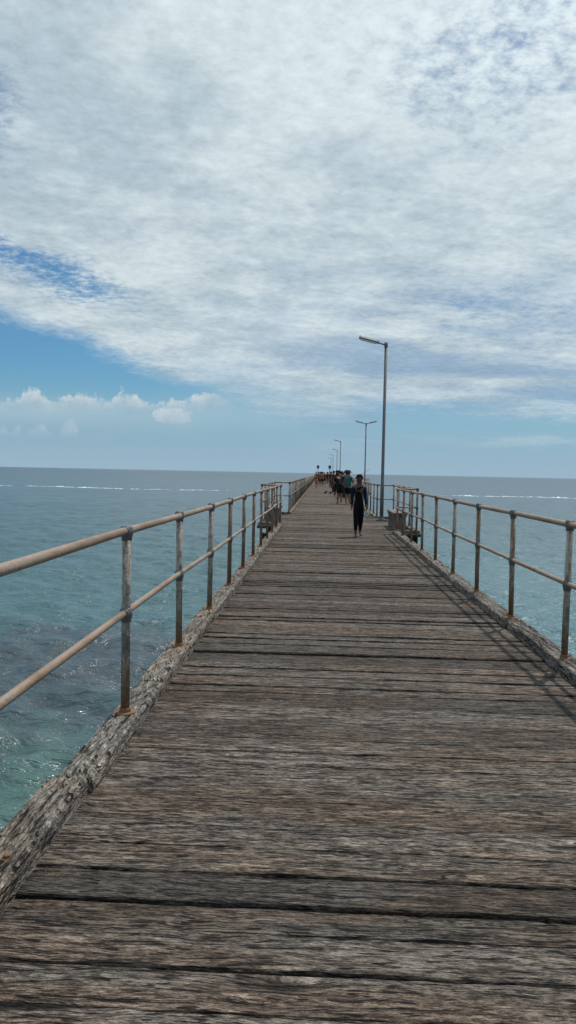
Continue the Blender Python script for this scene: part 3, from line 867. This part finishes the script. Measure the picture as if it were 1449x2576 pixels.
mot = noi(PS, 24.0, 5.0, .68, .1)
edge = noi(comb(nt, az*9.0, el*22.0, 1.0), 1.0, 5.0, .62)
streak = noi(comb(nt, az*3.2 + el*5.0, el*24.0, 5.0), 1.0, 4.0, .6, .3)
def gauss(v, c, wd):
    q = (v - c)/wd
    return mth(nt, 'EXPONENT', q*q*-1.0)
e0 = mth(nt, 'MAXIMUM', .056 - azc*.315, .05)
ed = el - e0 + (edge - .5)*.060 + (mot - .5)*.016
sheetL = sstep(ed, -.010, .022); sheetR = sstep(ed, -.045, .075)
rt = sstep(az, -.24, -.06)
sheet = sheetL*(1.0 - rt) + sheetR*rt
g1 = gauss(el + (edge-.5)*.05, .254 - (azc + .416)*.27, .024) * sstep(az, -.18, -.32)
g2 = sstep(az, .15, .34)*sstep(el, .45, .60)
g3 = gauss(el, .40, .05) * sstep(az, -.33, -.42)
g4 = gauss(el, .47, .08)*gauss(az, .20, .18)
g5 = gauss(el, .205, .05)*sstep(az, -.02, .22)
g6 = gauss(el, .064, .032)*sstep(az, -.02, .12)*sstep(streak, .36, .58)
gaps = clamp01(g1*.82 + g2*.70 + g3*.55 + g4*.40 + g5*.30 + g6*.90)
dens = clamp01(sheet * sstep(1.10 - gaps*.88 + (mot - .5)*(gaps*1.8 + .66) + (mid - .5)*.70, .10, 1.0))
lum = 1.0 + (big - .5)*.16 + (mid - .5)*.22 + (mot - .5)*.58
ccol = mixc(nt, sstep(big + (mid-.5)*.6, .36, .62), (.46,.565,.63), (.62,.705,.74))
low = sstep(el, .32, .09)
ccol = mixc(nt, low*sstep(streak, .38, .60)*.92*sstep(az, -.20, .06), ccol, (.265,.40,.56))
ccol = scalec(ccol, lum)
sdir = Vector((math.sin(SUN_AZ)*math.cos(SUN_EL), math.cos(SUN_AZ)*math.cos(SUN_EL), math.sin(SUN_EL)))
vd = nt.nodes.new('ShaderNodeVectorMath'); vd.operation = 'DOT_PRODUCT'
nt.links.new(dv.k, vd.inputs[0]); vd.inputs[1].default_value = sdir
glow = mth(nt, 'POWER', mth(nt, 'MAXIMUM', S(nt, vd.outputs['Value']), 0.0), 7.0)
ccol = scalec(ccol, glow*.7 + 1.0)
blue = mixc(nt, 1.0, skyc, (.38,.67,.84), 'MULTIPLY')
hz = sstep(el, .135, .0)
blue10 = mixc(nt, hz*.85, blue, (2.9,4.4,5.9))
cc10 = scalec(ccol, 10.0)
base = mixc(nt, dens*.97, blue10, cc10)
# low, flat-bottomed cumulus with a few crisp tops
puff = noi(comb(nt, az*74.0, el*90.0, 0.0), 1.0, 5.0, .64)
b1 = noi(comb(nt, az*17.0, 2.0, 0.0), 1.0, 4.0, .62)
top1 = .082 + sstep(b1, .36, .68)*.026
cu = sstep(top1 + (puff - .5)*.030 - el, .0, .008) * sstep(el + (edge-.5)*.026, .064, .092) * sstep(az + (edge-.5)*.16, -.09, -.19)
cucol = scalec(mixc(nt, sstep(top1 - el, .026, .0), (4.3,5.4,6.2), (6.0,6.7,7.0)), .78 + puff*.40)
base = mixc(nt, cu*sstep(puff + b1*.5, .50, .80, .32, .88), base, cucol)
veil = gauss(el, .068, .016)*sstep(az + (edge-.5)*.2, -.02, -.20)*(.25 + edge*.8)       # thin white bank under the cumulus
base = mixc(nt, veil*.55, base, (4.8,5.9,6.6))
d1 = ((az + .192)/.026); d2 = ((el - .069)/.012)
cu2 = sstep(d1*d1 + d2*d2 + (puff - .5)*2.6, 1.0, .65)*sstep(el + (puff-.5)*.010, .057, .063)
base = mixc(nt, cu2*.88, base, scalec(cucol, 1.05))
top3 = .042 + sstep(noi(comb(nt, az*26.0, 9.0, 0.0), 1.0, 2.0), .4, .65)*.022
cu3 = sstep(top3 + (puff - .5)*.024 - el, .0, .010)*sstep(el, .032, .052)*sstep(az, -.24, -.32)
base = mixc(nt, cu3*.55, base, cucol)
base = mixc(nt, sstep(el, .045, .0)*.75, base, (3.3,4.7,5.8))
nt.links.new(base.k, bg.inputs['Color'])

sl = bpy.data.lights.new('sun', 'SUN'); sl.energy = 3.0; sl.angle = R(1.0); sl.color = (1.0, .95, .87)
so = bpy.data.objects.new('sun', sl); col.objects.link(so)
so.rotation_euler = sdir.to_track_quat('Z', 'Y').to_euler(); so.location = (0,0,30)

# ------------------------------------------------------------------ camera
cam = bpy.data.cameras.new('camera'); co = bpy.data.objects.new('camera', cam); col.objects.link(co)
cam.sensor_fit = 'VERTICAL'; cam.sensor_height = 36; cam.lens = 27.04
cam.clip_start = .05; cam.clip_end = 60000
Mx = Matrix.Translation((0,0,1.55)) @ Matrix.Rotation(R(2.353),4,'Z') @ Matrix.Rotation(R(90-2.93),4,'X') @ Matrix.Rotation(R(1.19),4,'Z')
co.matrix_world = Mx
scene.camera = co
scene.view_settings.view_transform = 'Standard'
scene.view_settings.look = 'None'
scene.view_settings.exposure = 0
